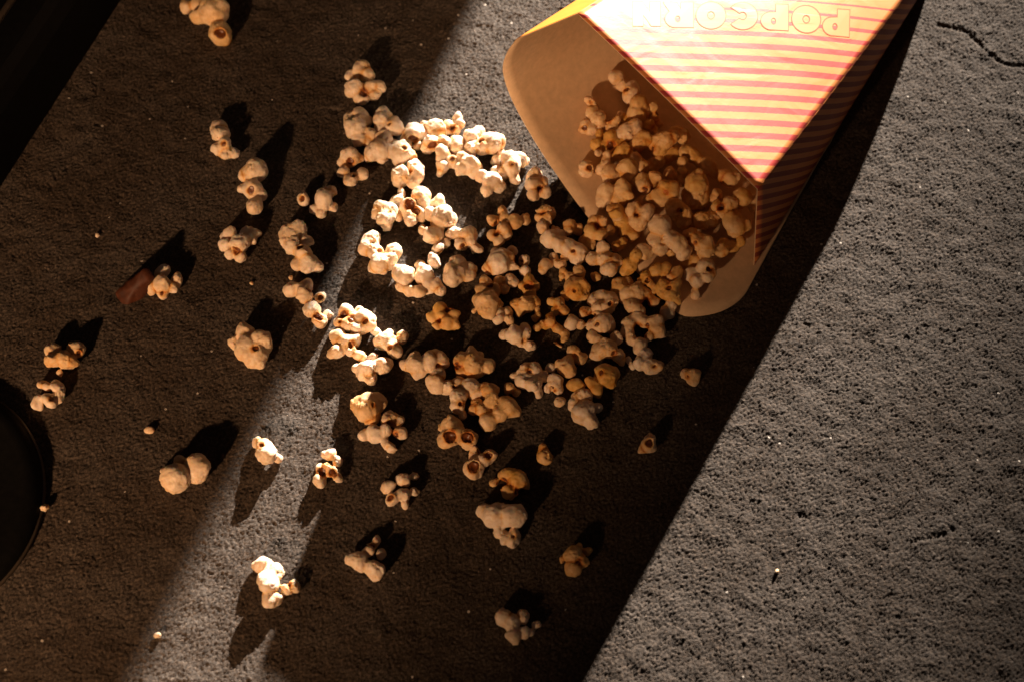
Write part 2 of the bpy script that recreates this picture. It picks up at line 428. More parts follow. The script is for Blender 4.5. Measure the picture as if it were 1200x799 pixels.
# (image x range, image y of the letter's foot and head): the word is upside down, its first letter rightmost
WORD = [('P', 994, 962, 14, 45), ('O', 958, 926, 11.5, 42), ('P', 921, 889, 9.5, 40), ('C', 884, 851, 8, 38.5), ('O', 847, 815, 6.5, 37),
        ('R', 811, 778, 5, 35), ('N', 773, 741, 3, 32.5)]
for ch, x0, x1, y0, y1 in WORD:
    loops = GLYPH[ch]
    V, Fs, mi = [], [], []
    def place(gx, gy, h):
        # glyph up is the picture's down, glyph right is the picture's left
        return lift_to_panel(on_plane((x0 + (x1 - x0) * gx, y0 + (y1 - y0) * gy + (gx - 0.5) * -1.2)), h)
    polys = [[Vector((x, y, 0)) for x, y in lp] for lp in loops]
    flat = [p for lp in polys for p in lp]
    tris = tessellate_polygon(polys)
    for p in flat: V.append(place(p.x, p.y, 0.00007))
    for t in tris: Fs.append(t); mi.append(0)
    for li, lp in enumerate(loops):
        n = len(lp); s = len(V)
        area = sum(lp[i][0] * lp[(i + 1) % n][1] - lp[(i + 1) % n][0] * lp[i][1] for i in range(n))
        sg = (1 if area > 0 else -1)
        for i in range(n):
            a, b, c = lp[i - 1], lp[i], lp[(i + 1) % n]
            t1 = np.array([b[0] - a[0], b[1] - a[1]]); t2 = np.array([c[0] - b[0], c[1] - b[1]])
            t1 = t1 / (np.linalg.norm(t1) + 1e-9); t2 = t2 / (np.linalg.norm(t2) + 1e-9)
            tt = t1 + t2; tt /= np.linalg.norm(tt) + 1e-9
            nrm = np.array([tt[1], -tt[0]]) * sg
            wdt = 0.018
            V.append(place(b[0] - nrm[0] * wdt, b[1] - nrm[1] * wdt, 0.00010)); V.append(place(b[0] + nrm[0] * wdt, b[1] + nrm[1] * wdt, 0.00010))
        for i in range(n):
            j = (i + 1) % n
            Fs.append((s + 2 * i, s + 2 * i + 1, s + 2 * j + 1, s + 2 * j)); mi.append(1)
    lo = mesh_obj('letter', V, Fs, [FILL, OUTLINE], front, False, mi)
    bm = bmesh.new(); bm.from_mesh(lo.data)
    bm.normal_update()
    for f in bm.faces:
        if f.normal.dot(Vector(fn)) < 0: f.normal_flip()
    bm.to_mesh(lo.data); bm.free()

# surfaces that loose popcorn can lie on
bvh = BVHTree.FromPolygons([Vector(v) for v in back_grid.reshape(-1, 3)],
                           [tuple(int(k) for k in (i * 72 + j, i * 72 + j + 1, (i + 1) * 72 + j + 1, (i + 1) * 72 + j)) for i in range(25) for j in range(71)])

# ------------------------------------------------------------------ popcorn
def vnoise(p, scale, seed):
    """smooth value noise at points p (n,3), in -1..1"""
    q = p * scale; i = np.floor(q).astype(np.int64); f = q - i; f = f * f * (3 - 2 * f)
    out = np.zeros(len(p))
    for dx in (0, 1):
        for dy in (0, 1):
            for dz in (0, 1):
                hsh = ((i[:, 0] + dx) * 73856093) ^ ((i[:, 1] + dy) * 19349663) ^ ((i[:, 2] + dz) * 83492791) ^ (seed * 2654435761)
                hsh = (hsh ^ (hsh >> 13)) * 1274126177 & 0xffffffff
                val = ((hsh >> 8) & 0xffff) / 32767.5 - 1.0
                wgt = (f[:, 0] if dx else 1 - f[:, 0]) * (f[:, 1] if dy else 1 - f[:, 1]) * (f[:, 2] if dz else 1 - f[:, 2])
                out += val * wgt
    return out

def surface_nets(S, org, h):
    nx, ny, nz = S.shape
    neg = S < 0
    c = [S[dx:nx - 1 + dx, dy:ny - 1 + dy, dz:nz - 1 + dz] for dx in (0, 1) for dy in (0, 1) for dz in (0, 1)]
    corner = [np.array((dx, dy, dz), float) for dx in (0, 1) for dy in (0, 1) for dz in (0, 1)]
    cnt = sum((k < 0).astype(int) for k in c)
    act = (cnt > 0) & (cnt < 8)
    ids = -np.ones(act.shape, int); ids[act] = np.arange(act.sum())
    vals = np.stack([k[act] for k in c], -1)
    acc = np.zeros((len(vals), 3)); num = np.zeros(len(vals))
    for a in range(8):
        for b in range(a + 1, 8):
            if np.abs(corner[a] - corner[b]).sum() != 1: continue
            va, vb = vals[:, a], vals[:, b]; m = (va < 0) != (vb < 0)
            t = np.where(m, va / np.where(m, va - vb, 1), 0)
            acc += np.where(m[:, None], corner[a] + (corner[b] - corner[a]) * t[:, None], 0); num += m
    pos = (np.argwhere(act) + acc / num[:, None]) * h + org
    quads = []
    for axis in range(3):
        sl0 = [slice(None)] * 3; sl1 = [slice(None)] * 3
        sl0[axis] = slice(0, -1); sl1[axis] = slice(1, None)
        a, b = neg[tuple(sl0)], neg[tuple(sl1)]
        e = np.argwhere(a != b)
        o1, o2 = [(1, 2), (2, 0), (0, 1)][axis]
        ok = (e[:, o1] > 0) & (e[:, o2] > 0) & (e[:, o1] < S.shape[o1] - 1) & (e[:, o2] < S.shape[o2] - 1)
        e = e[ok]
        d1 = np.zeros(3, int); d1[o1] = 1; d2 = np.zeros(3, int); d2[o2] = 1
        g = lambda q: ids[q[:, 0], q[:, 1], q[:, 2]]
        Q4 = np.stack([g(e - d1 - d2), g(e - d2), g(e), g(e - d1)], -1)
        inside = a[e[:, 0], e[:, 1], e[:, 2]]
        Q4[~inside] = Q4[~inside][:, ::-1]
        quads.append(Q4)
    return pos, np.concatenate(quads)

def net_mesh(name, S, org, h, mats, smooth_it=1):
    pos, q = surface_nets(S, org, h)
    if len(q) == 0: return None, None
    me = bpy.data.meshes.new(name)
    me.vertices.add(len(pos)); me.vertices.foreach_set('co', pos.astype(np.float32).ravel())
    me.loops.add(q.size); me.loops.foreach_set('vertex_index', q.ravel().astype(np.int32))
    me.polygons.add(len(q)); me.polygons.foreach_set('loop_start', np.arange(0, q.size, 4, dtype=np.int32))
    me.polygons.foreach_set('use_smooth', np.ones(len(q), dtype=bool))
    me.update(calc_edges=True); me.validate()
    for m in mats: me.materials.append(m)
    return me, pos

def make_popcorn(lobes, cavs, seed, tint, label, group, name='popcorn', h=0.00056, toast=1.0, view=None, cat='popcorn'):
    """lobes: (n,4) x y z r in metres, world; cavs the same. One continuous flake, with its hulls as children."""
    rng = np.random.default_rng(seed)
    lobes = np.array(lobes, float)
    cen = np.array([*lobes[:, :2].mean(0), 0.0]) if view is None else lobes[:, :3].mean(0)
    pad = 0.0022
    mn = (lobes[:, :3] - lobes[:, 3:]).min(0) - pad; mx = (lobes[:, :3] + lobes[:, 3:]).max(0) + pad
    n = np.ceil((mx - mn) / h).astype(int) + 1
    gx, gy, gz = [mn[k] + np.arange(n[k]) * h for k in range(3)]
    G = np.stack(np.meshgrid(gx, gy, gz, indexing='ij'), -1).reshape(-1, 3)
    sd = int(seed) * 17 + 3
    wp = G + 0.0011 * np.stack([vnoise(G, 190, sd), vnoise(G, 190, sd + 1), vnoise(G, 190, sd + 2)], -1)
    wp += 0.00035 * np.stack([vnoise(G, 480, sd + 3), vnoise(G, 480, sd + 4), vnoise(G, 480, sd + 5)], -1)
    def field(P):
        D = []
        for i, (x, y, z, r) in enumerate(lobes):
            a = np.random.default_rng(seed * 31 + i)
            ax_ = a.normal(size=3); ax_ /= np.linalg.norm(ax_); st = a.uniform(0.74, 1.28)
            q = P - np.array([x, y, z]); al = q @ ax_
            q = q + np.outer(al, ax_) * (1 / st - 1)
            D.append(np.linalg.norm(q, axis=1) - r)
        D = np.array(D)
        k = 0.00050
        m = D.min(0)
        return m - k * np.log(np.exp(-(D - m) / k).sum(0)) , D
    S, D = field(wp)
    fold = np.abs(vnoise(wp, 260, sd + 11))
    S = S + 0.0006 * np.clip(0.16 - fold, 0, 1) / 0.16 * (0.5 + 0.5 * vnoise(G, 120, sd + 12)) + 0.00014 * vnoise(G, 1100, sd + 6)
    fold2 = np.abs(vnoise(wp, 520, sd + 13))
    crinkle = np.clip(0.5 + 1.2 * vnoise(G, 160, sd + 14), 0, 1)
    S = S + 0.00055 * np.clip(0.22 - fold2, 0, 1) / 0.22 * crinkle
    body = S.copy()
    hull = np.full_like(S, 1.0)
    for (x, y, z, r) in cavs:
        c = np.array([x, y, z]); toward = CAM - c; toward /= np.linalg.norm(toward)
        dc = np.linalg.norm(wp - c, axis=1) - r
        S = np.maximum(S, -dc)
        bowl = np.linalg.norm(wp - (c + toward * r * 0.55), axis=1) - r * 1.02
        hull = np.minimum(hull, np.maximum(np.maximum(dc - 0.0003, -bowl), body + 0.0007))
    S3 = S.reshape(n); S3[0] = S3[-1] = 1; S3[:, 0] = S3[:, -1] = 1; S3[:, :, 0] = S3[:, :, -1] = 1
    me, pos = net_mesh(name, S3, mn, h, [FLAKE])
    if me is None: return None
    # tone: R how toasted (creases and round the hull), G how yellow
    pw = pos + 0.0
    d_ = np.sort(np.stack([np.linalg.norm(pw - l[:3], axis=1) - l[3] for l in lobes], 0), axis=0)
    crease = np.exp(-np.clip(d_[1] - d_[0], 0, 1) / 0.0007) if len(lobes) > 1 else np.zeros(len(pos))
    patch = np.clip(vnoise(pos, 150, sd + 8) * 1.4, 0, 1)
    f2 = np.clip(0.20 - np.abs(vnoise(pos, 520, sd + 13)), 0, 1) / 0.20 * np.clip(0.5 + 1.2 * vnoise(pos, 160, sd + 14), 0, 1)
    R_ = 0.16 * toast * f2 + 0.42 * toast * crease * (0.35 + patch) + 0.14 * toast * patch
    for (x, y, z, r) in cavs:
        dd = np.linalg.norm(pos - np.array([x, y, z]), axis=1) - r
        R_ += 0.75 * np.exp(-np.clip(dd, 0, 1) / 0.0007) * (0.7 + 0.3 * vnoise(pos, 500, sd + 9))
    G_ = np.clip(tint + 0.25 * vnoise(pos, 120, sd + 10), 0, 1)
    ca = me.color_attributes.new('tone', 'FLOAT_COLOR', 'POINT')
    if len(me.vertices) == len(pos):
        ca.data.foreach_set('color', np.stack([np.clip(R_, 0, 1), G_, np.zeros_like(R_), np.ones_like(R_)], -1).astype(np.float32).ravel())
    if view is None: drop = pos[:, 2].min() - (-0.0002)
    else: drop = 0.0
    me.vertices.foreach_get('co', (co := np.zeros(len(me.vertices) * 3, dtype=np.float32)))
    co = co.reshape(-1, 3) - cen - np.array([0, 0, drop]) * 0
    base = np.array([cen[0], cen[1], drop if view is None else cen[2]])
    co[:, 2] += cen[2] - base[2]
    me.vertices.foreach_set('co', co.astype(np.float32).ravel()); me.update()
    o = bpy.data.objects.new(name, me); COL.objects.link(o)
    o.location = base if view is not None else (base[0], base[1], 0.0)
    tag(o, label, cat, group)
    if len(cavs):
        H3 = hull.reshape(n); H3[0] = H3[-1] = 1; H3[:, 0] = H3[:, -1] = 1; H3[:, :, 0] = H3[:, :, -1] = 1
        hm, hp = net_mesh('hull', H3, mn, h, [HULL])
        if hm is not None and len(hm.polygons) > 8:
            hc = np.zeros(len(hm.vertices) * 3, dtype=np.float32); hm.vertices.foreach_get('co', hc)
            hc = hc.reshape(-1, 3) - base
            hm.vertices.foreach_set('co', hc.astype(np.float32).ravel()); hm.update()
            ho = bpy.data.objects.new('hull', hm); COL.objects.link(ho); ho.parent = o
    return o

TINT = {'w': 0.10, 'p': 0.04, 'c': 0.28, 'y': 0.55, 'o': 0.85}
def parse(s): return [tuple(float(v) for v in t.split(',')) for t in s.split()]

def px_scale(p): return np.linalg.norm(p - CAM) / FPX

def ground_popcorn(label, lobes, cav='', tint='w', lift=0.0, group=None, toast=1.0, seed=None, name='popcorn'):
    L = parse(lobes); C = parse(cav)
    seed = seed or int(L[0][0] * 7 + L[0][1] * 13)
    rng = np.random.default_rng(seed)
    if len(L) >= 4 and not C and rng.random() < 0.55:      # a scrap of hull showing in the fold between two lobes
        i, j = rng.choice(len(L), 2, replace=False)
        C = [((L[i][0] + L[j][0]) / 2, (L[i][1] + L[j][1]) / 2, float(rng.uniform(2.4, 3.8)))]
    cx = np.mean([l[0] for l in L]); cy = np.mean([l[1] for l in L])
    ext = max(math.hypot(l[0] - cx, l[1] - cy) + l[2] for l in L)
    out = []
    for x, y, r in L:
        rm = r * MM_PX
        k = 1 - min(1, math.hypot(x - cx, y - cy) / ext)
        z = lift + rm * 0.80 + MM_PX * ext * 0.22 * k * rng.uniform(0.6, 1.2) + rng.uniform(0, 0.0009)
        p = at(x, y, z); s = px_scale(p)
        out.append((*p, r * s * 1.14))
        if z - lift > rm * 1.5:                       # flesh below, down to the ground
            p2 = at(x, y, z); out.append((p2[0] + rng.normal() * 0.001, p2[1] + 0.001 + rng.normal() * 0.001, lift + rm * 0.85, r * s * 0.85))
    cv = []
    for x, y, r in C:
        j = min(range(len(L)), key=lambda i: math.hypot(L[i][0] - x, L[i][1] - y) - L[i][2] * 0.5)
        # the cavity opens at the surface seen there: find it by marching the view ray onto the lobes
        d = ray(x, y); best = None
        for X_, Y_, Z_, R2 in out:
            oc = CAM - np.array([X_, Y_, Z_]); b = oc @ d; c = oc @ oc - R2 * R2; q = b * b - c
            if q > 0:
                t = -b - math.sqrt(q); best = t if best is None else min(best, t)
        p = CAM + d * best if best else at(x, y, lift + 0.006)
        s = px_scale(p); cv.append((*(p - (-d) * 0 + d * r * s * 0.25), r * s))
    return make_popcorn(out, cv, seed, TINT[tint], label, group, toast=toast, name=name)

def pile_popcorn(label, lobes, cav='', tint='c', lift=4.0, group=None, toast=1.0):
    """a piece lying on the kraft card or on other pieces; lift in mm along the line of sight"""
    L = parse(lobes); C = parse(cav)
    seed = int(L[0][0] * 7 + L[0][1] * 13)
    rng = np.random.default_rng(seed)
    if len(L) >= 4 and not C and rng.random() < 0.55:      # a scrap of hull showing in the fold between two lobes
        i, j = rng.choice(len(L), 2, replace=False)
        C = [((L[i][0] + L[j][0]) / 2, (L[i][1] + L[j][1]) / 2, float(rng.uniform(2.4, 3.8)))]
    cx = np.mean([l[0] for l in L]); cy = np.mean([l[1] for l in L])
    d = ray(cx, cy)
    hit, *_ = bvh.ray_cast(Vector(CAM), Vector(d))
    g = at(cx, cy)
    t = np.linalg.norm(g - CAM)
    if hit is not None: t = min(t, (hit - Vector(CAM)).length)
    ext = max(math.hypot(l[0] - cx, l[1] - cy) + l[2] for l in L)
    rmean = np.mean([l[2] for l in L]) * MM_PX
    t -= rmean * 1.2 + lift / 1000
    out = []
    for x, y, r in L:
        dd = ray(x, y); k = 1 - min(1, math.hypot(x - cx, y - cy) / ext)
        tt = t / (dd @ d) - MM_PX * ext * 0.30 * k * rng.uniform(0.3, 1.0) + rng.normal() * 0.0012
        p = CAM + dd * tt; out.append((*p, r * px_scale(p) * 1.22))
        out.append((*(p + dd * r * MM_PX * 0.9), r * px_scale(p) * 0.8))
    cv = []
    for x, y, r in C:
        dd = ray(x, y); best = None
        for X_, Y_, Z_, R2 in out:
            oc = CAM - np.array([X_, Y_, Z_]); b = oc @ dd; c = oc @ oc - R2 * R2; q = b * b - c
            if q > 0:
                tt = -b - math.sqrt(q); best = tt if best is None else min(best, tt)
        p = CAM + dd * (best if best else t); s = px_scale(p); cv.append((*(p + dd * r * s * 0.25), r * s))
    return make_popcorn(out, cv, seed, min(1.0, TINT[tint] + 0.22), label, group, toast=toast, view=True)  # extra yellow puts the box's orange bounce light into the flake colour

SC = 'popcorn scattered over the concrete'
CL = 'popcorn spilled in front of the box'
GROUND = [
 # (label, lobes in photograph pixels "x,y,r", cavities, tint, group)
 ('knobbly golden popcorn piece cut by the top edge, leftmost at the top', '218,8,7 232,6,8 251,14,15 232,20,8 250,3,10 259,40,12 266,47,5', '258,39,6', 'y', SC),
 ('small pale upright popcorn piece above the mushroom shaped one', '257,151,8 259,158,9 253,175,6 263,171,9 275,180,6 266,180,6', '', 'p', SC),
 ('mushroom shaped popcorn piece with a smooth cap and narrow stem', '299,203,15 287,208,8 296,223,10 284,223,5 307,232,6 299,243,9', '', 'w', SC),
 ('many lobed popcorn piece just below the mushroom shaped one', '267,276,8 264,288,7 281,285,10 289,273,6 299,275,7 270,299,6 282,301,6 294,281,6', '277,294,5', 'p', SC),
 ('long folded pinkish popcorn piece with a slit in its middle', '340,276,11 347,271,10 335,284,8 342,289,9 360,283,7 356,297,9 349,310,7 362,310,10 374,314,7', '352,290,4', 'p', SC),
 ('popcorn piece with a small yellow cup at its left end', '355,235,7 380,235,12 387,224,6 377,250,5 369,245,5 391,243,5', '353,233,3.5', 'p', SC),
 ('caterpillar shaped popcorn piece reaching into the light strip with a white lip', '342,340,8 349,340,7 357,348,9 360,335,7 375,350,6 366,364,9 375,376,8 385,369,5', '363,340,4 374,350,4 374,371,5', 'p', SC),
 ('round clenched popcorn piece alone with a big shadow above it', '275,401,8 287,390,10 287,407,11 297,417,10 306,400,11 311,406,7 307,416,7 305,426,7', '298,409,4', 'c', SC),
 ('popcorn piece touching the brown leaf fragment', '191,335,9 191,319,7 176,339,6 191,346,6 202,339,6 209,329,7', '192,347,3', 'p', SC),
 ('yellowish popcorn piece with a pointed foot, upper of the pair at far left', '62,412,9 64,424,9 75,422,9 90,411,9 85,424,7 71,439,4', '94,414,3', 'y', SC),
 ('curled popcorn piece with a dark hole, lower of the pair at far left', '49,451,5 55,454,5 69,455,8 59,470,9 70,466,7 44,472,7', '60,466,4', 'p', SC),
 ('smooth popcorn piece of two round balls right of the black disc', '206,560,15 192,553,5 211,540,6 231,549,14 191,560,4', '', 'c', SC),
 ('small smooth oval popcorn piece at the edge of the light strip', '312,532,11 302,518,6 309,524,9 325,537,5', '', 'w', SC),
 ('bright white knotted popcorn piece standing in the light strip', '308,660,8 302,661,5 320,670,10 314,681,12 317,702,9 325,702,7 334,690,6 345,686,7', '339,683,3', 'w', SC),
 ('popcorn piece with one raised curled arm, below the middle', '420,658,10 413,656,7 439,667,10 439,675,7 432,646,6 436,640,4.5 441,634,5 447,649,6', '', 'p', SC),
 ('star shaped popcorn piece with brown cups beside the light strip', '386,532,6 380,531,4 395,540,6 373,562,7 395,560,6 375,550,6 386,550,8', '387,542,5 376,553,5 390,555,5', 'p', SC),
 ('lumpy pink popcorn piece with one golden cup', '472,562,8 484,558,5 455,570,7 460,585,8 472,580,7 485,576,5 475,591,4', '457,582,5', 'p', SC),
 ('fat golden round popcorn piece without visible hull', '430,478,15 422,475,11 440,471,11 435,487,10 414,472,5 446,470,5', '', 'y', SC),
 ('animal shaped popcorn piece just under the fat golden one', '425,510,7 439,508,10 451,505,7 456,490,8 466,493,6 469,507,8 451,519,5 460,525,5', '456,496,4 463,509,4', 'p', SC),
 ('large ragged popcorn piece with a nose pointing left', '476,429,6 489,429,11 485,420,8 504,425,10 513,420,9 519,425,7 511,450,10 514,440,8 490,439,7', '513,430,4', 'c', CL),
 ('yellow barrel shaped popcorn piece with a round white end on the right', '540,424,9 555,429,11 552,416,7 562,419,6 571,430,9 540,436,7 555,436,8 564,436,5', '535,429,5', 'y', CL),
 ('pink popcorn piece tapering down to a small brown tip', '525,454,8 536,450,8 550,454,10 557,462,7 537,466,10 536,477,8 542,487,5', '539,474,3 532,454,3', 'p', CL),
 ('large golden butterfly popcorn piece with a small ring at its right', '574,460,9 567,457,7 576,470,9 559,474,5 556,481,6 595,477,11 586,485,9 600,482,8 572,494,9 567,481,8 597,456,6 605,462,4', '598,465,3', 'y', CL),
 ('flat open popcorn piece showing a wide golden brown inside', '525,514,11 531,499,10 549,515,10 517,500,4 537,509,10', '527,510,8 548,512,7', 'y', SC),
 ('popcorn shell with three dark burnt hollows', '555,550,10 557,529,6 572,535,8 554,535,5 566,539,8', '555,547,7 572,534,5 564,528,5', 'c', SC),
 ('ragged dark orange popcorn piece with black gaps', '597,556,9 606,562,10 615,566,7 580,565,5 596,576,9 590,556,6', '590,566,7 605,576,4', 'o', SC),
 ('broad pinkish popcorn piece with a tail below', '567,599,8 579,604,12 589,600,10 601,604,13 611,604,6 586,622,6 592,631,6 602,634,8 605,626,6', '603,628,3', 'p', SC),
 ('small orange popcorn piece with two ears, nearest the sharp shadow edge', '671,650,10 659,655,4 679,642,5 690,646,5 672,666,9 682,657,7', '679,659,3', 'o', SC),
 ('pinkish bird shaped popcorn piece, lowest in the picture', '590,724,9 599,729,9 601,745,8 603,752,4 616,740,7 624,741,4 614,722,6 629,731,5', '', 'p', SC),
 ('tiny plain orange popcorn chip, left of the small ringed one', '639,534,8 637,527,6', '', 'o', SC),
 ('tiny popcorn ring with a black slot in the dark shadow', '760,522,9 754,526,6 765,525,6 762,515,6', '761,519,5', 'c', SC),
 ('tiny yellow popcorn chip, rightmost of all outside the box', '812,440,8 804,438,6 814,446,5', '806,441,2.5', 'y', SC),
 ('round popcorn piece with brown crease alone above the cluster', '424,84,10 410,90,6 431,89,8 416,105,9 434,104,8 444,104,7 424,116,7 439,114,6 412,111,5', '426,110,5', 'w', CL),
 ('big fist shaped popcorn piece at the cluster\'s upper left', '421,137,9 412,142,8 417,149,12 434,159,7 430,166,6 421,165,8 409,157,4 431,144,5', '432,151,4', 'p', CL),
 ('two pronged popcorn piece beside the fist shaped one', '450,134,8 447,142,8 461,149,10 466,150,6 445,152,6', '', 'p', CL),
 ('popcorn piece like a small tooth under the two pronged one', '450,164,9 442,177,11 434,175,6 447,190,4 431,187,4 450,172,7', '', 'p', CL),
 ('popcorn piece with an amber eye, left of the tooth shaped one', '410,185,10 421,187,5 402,191,6 401,202,7 412,212,8 424,206,6', '411,192,5 414,206,3', 'w', CL),
 ('round popcorn ball with one golden dent near the cluster top', '470,180,14 460,179,9 479,185,8 465,170,6 476,171,6', '475,173,3.5', 'w', CL),
 ('popcorn piece with a dark brown hollow left of the white bead', '484,156,10 476,161,6 495,157,7 490,171,5 497,149,5', '485,164,5', 'w', CL),
 ('smooth white bead shaped popcorn piece in full light', '511,151,10 511,157,9 499,149,6', '', 'w', CL),
 ('bright upright popcorn piece pointing up, topmost of the lit row', '536,139,7 527,150,6 537,147,6 525,155,5 535,154,5', '531,152,3', 'w', CL),
 ('curled popcorn strand hanging under the white bead', '505,170,8 500,176,6 520,169,8 517,179,8 519,186,7', '507,172,4', 'w', CL),
 ('small oval white popcorn piece between curl and twin balls', '536,167,8 535,174,8', '', 'w', CL),
 ('small knotted popcorn piece dangling at the end of the curl', '519,196,7 517,202,5 530,190,7 530,185,5', '', 'p', CL),
 ('white crinkled popcorn piece under the oval one', '542,187,8 541,200,8 550,195,11 555,201,9 557,194,6', '', 'w', CL),
 ('brightest white popcorn piece of two smooth balls', '552,162,9 560,156,7 552,175,9 575,169,12 582,169,9 566,172,10 547,169,5', '', 'w', CL),
 ('white popcorn piece like a closed tulip, two petals wide', '469,206,10 469,211,9 486,197,8 494,199,5 489,206,8 485,216,7', '', 'w', CL),
 ('heart shaped popcorn piece hanging below the lit row', '564,207,7 577,212,10 571,225,7 585,220,7', '', 'p', CL),
 ('thin folded white popcorn flake next to the box corner group', '586,182,6 581,189,6 582,200,6', '', 'w', CL),
 ('large popcorn piece with a pointed right side near the box corner', '597,189,10 601,197,11 592,204,7 610,189,8 616,190,5 605,212,6', '', 'w', CL),
 ('popcorn piece leaning against the kraft flap', '626,205,9 625,217,9 625,229,7 636,215,6 639,226,6', '', 'c', CL),
 ('pointed creamy popcorn piece, leftmost of the bright trio', '447,245,8 456,247,8 452,257,9 442,251,6 454,267,6 466,254,5', '', 'w', CL),
 ('popcorn flower with white petals round a golden middle', '470,227,6 467,237,7 470,247,6 494,229,9 496,239,7 481,256,9 490,252,7 480,242,8', '481,240,7 487,249,5', 'w', CL),
 ('bright popcorn piece with a ball on top and orange hollow', '515,237,8 507,239,4 505,252,8 519,255,13 526,259,9 512,265,8 505,277,9 512,276,8 495,270,6', '501,265,5', 'w', CL),
 ('big white butterfly popcorn piece alone in the light', '436,284,10 430,292,9 439,296,9 445,310,10 439,314,7 455,307,10 462,297,9 459,296,7 450,317,5', '', 'w', CL),
 ('egg shaped popcorn piece with a white top beside the light sliver', '474,324,11 470,320,9 480,320,7', '', 'w', CL),
 ('flat popcorn strand lying under the egg shaped one', '470,337,6 480,341,6 490,342,7', '', 'c', CL),
 ('popcorn piece with a tall white tip and a bent foot', '491,310,6 495,316,7 496,324,9 500,334,6 510,335,7 516,341,6 506,342,4', '', 'p', CL),
 ('short twisted popcorn stick, pinkish', '507,304,7 511,309,5 514,292,7 521,286,6', '', 'p', CL),
 ('popcorn piece like a bird with a hanging beak', '530,274,7 537,274,6 549,274,9 552,281,8 559,291,6 540,287,7', '543,290,4', 'p', CL),
 ('smooth popcorn piece with a coffee bean crease', '531,327,10 529,320,8 536,311,9 539,319,8 550,316,7 550,324,7', '', 'c', CL),
 ('orange popcorn piece with curled ribbons and a tail to the right', '577,259,7 589,249,6 592,257,7 602,261,8 615,259,6 617,254,4 576,277,6 584,282,7 592,276,7 590,269,7', '580,264,4 582,275,4', 'y', CL),
 ('big pink popcorn piece with a jagged brown gash', '585,307,12 577,312,7 572,316,5 592,302,9 602,294,6 600,312,7 614,305,6 615,317,6 582,297,5', '607,307,6', 'p', CL),
 ('small popcorn ring just left of the kraft flap', '637,247,7 644,251,7 631,256,5 640,257,7', '636,251,3.5', 'y', CL),
 ('long loaf shaped popcorn piece lying slantwise', '637,267,8 646,280,10 655,277,8 656,287,9 666,290,10 675,295,10 677,302,9 684,296,6 652,271,5', '', 'w', CL),
 ('small popcorn cup tucked under the loaf shaped piece', '649,300,4 656,310,6 662,302,5 651,306,4', '655,302,4', 'c', CL),
 ('tiny popcorn bud left of the small cup', '639,311,6 637,316,5 644,311,4', '', 'c', CL),
 ('frog shaped yellow popcorn piece with two eye bumps', '566,340,8 577,341,8 571,356,14 562,352,8 581,357,8 570,330,6 586,331,7 591,339,6 555,365,3 572,364,10', '574,334,4', 'y', CL),
 ('tiny bean shaped popcorn chip right of the frog shaped one', '596,329,6 601,332,6', '', 'c', CL),
 ('popcorn piece with a square dark red hollow', '620,329,7 612,335,5 627,335,5 620,342,7', '620,335,6', 'o', CL),
 ('ragged orange popcorn piece under the dark red hollow', '607,356,7 617,357,9 626,354,7 609,366,5', '', 'o', CL),
 ('thin curled popcorn shred at the ragged orange piece', '630,364,4 632,371,4 626,374,4', '', 'o', CL),
 ('small twin lobed popcorn piece below the frog shaped one', '585,367,6 584,376,6 595,366,6 596,376,5', '', 'c', CL),
 ('pale lumpy popcorn piece with a foot pointing down right', '591,391,6 604,392,10 614,385,7 615,390,8 610,400,6 621,405,6', '', 'p', CL),
 ('dark orange crumpled popcorn piece alone left of the frog shaped one', '506,372,6 516,362,8 517,371,7 532,371,7 524,379,7 532,380,6 512,382,5 527,365,5', '515,377,3 526,364,4', 'o', CL),
 ('white popcorn piece with two brown holes like a skull', '406,367,9 399,379,7 410,381,9 414,375,8', '404,369,4 411,375,4 400,378,2', 'w', CL),
 ('bright blocky popcorn piece right of the skull like one', '420,366,6 425,374,10 430,380,10 422,385,9 434,374,6', '', 'w', CL),
 ('spread legged popcorn piece under the skull like one', '397,395,9 404,402,9 414,399,7 394,412,8 389,415,6 411,409,7 421,415,7 426,419,5 416,394,5', '', 'w', CL),
 ('pink popcorn piece like a fish, right of the spread legged one', '441,389,6 452,399,10 457,405,9 462,412,8 470,399,6 472,394,6 446,400,7 456,392,6 464,417,4', '', 'p', CL),
 ('popcorn piece with a bright white rim above the fat golden one', '419,431,7 430,431,10 424,440,6 437,420,6 446,430,9 452,425,7 435,445,6', '', 'p', CL),
 ('orange popcorn piece with a hook at its upper left', '660,320,4 657,326,3 667,325,5 679,320,7 697,326,5 671,337,9 681,335,8 674,341,9 682,345,7', '673,341,2.2 687,329,4', 'o', CL),
 ('curly orange popcorn shred left of the pink drop', '647,354,5 656,356,6 662,364,6 664,349,4 660,346,4 651,366,5', '', 'o', CL),
 ('brown arch shaped popcorn shred', '629,384,5 636,380,5 646,377,7 655,384,6 662,390,5 661,397,4 645,371,5', '', 'o', CL),
 ('small pink drop shaped popcorn piece inside the dark gap', '669,379,8 671,373,4', '', 'p', CL),
 ('popcorn piece with an open beak facing left', '687,365,5 684,369,4 681,381,5 694,382,6 705,380,10 710,379,9 699,370,6 715,381,5', '694,373,5 700,380,3', 'c', CL),
 ('ribbed popcorn piece above the open beaked one', '697,352,8 705,349,8 714,352,9 704,361,9 716,361,6 710,359,8', '', 'c', CL),
 ('two knobbed orange popcorn piece in front of the box mouth', '725,331,7 726,337,7 735,330,6 722,347,5', '', 'o', CL),
 ('large yellow popcorn piece with a burnt black hollow', '736,347,9 746,344,9 756,344,7 740,359,9 762,349,5 766,356,5 749,364,8', '757,356,7', 'y', CL),
 ('largest open popcorn piece with a dark star shaped hollow', '737,379,8 734,389,6 747,374,7 755,379,7 767,380,9 770,390,8 740,400,6 750,406,8 760,397,6 739,395,6', '747,386,6 752,396,5 760,384,3', 'c', CL),
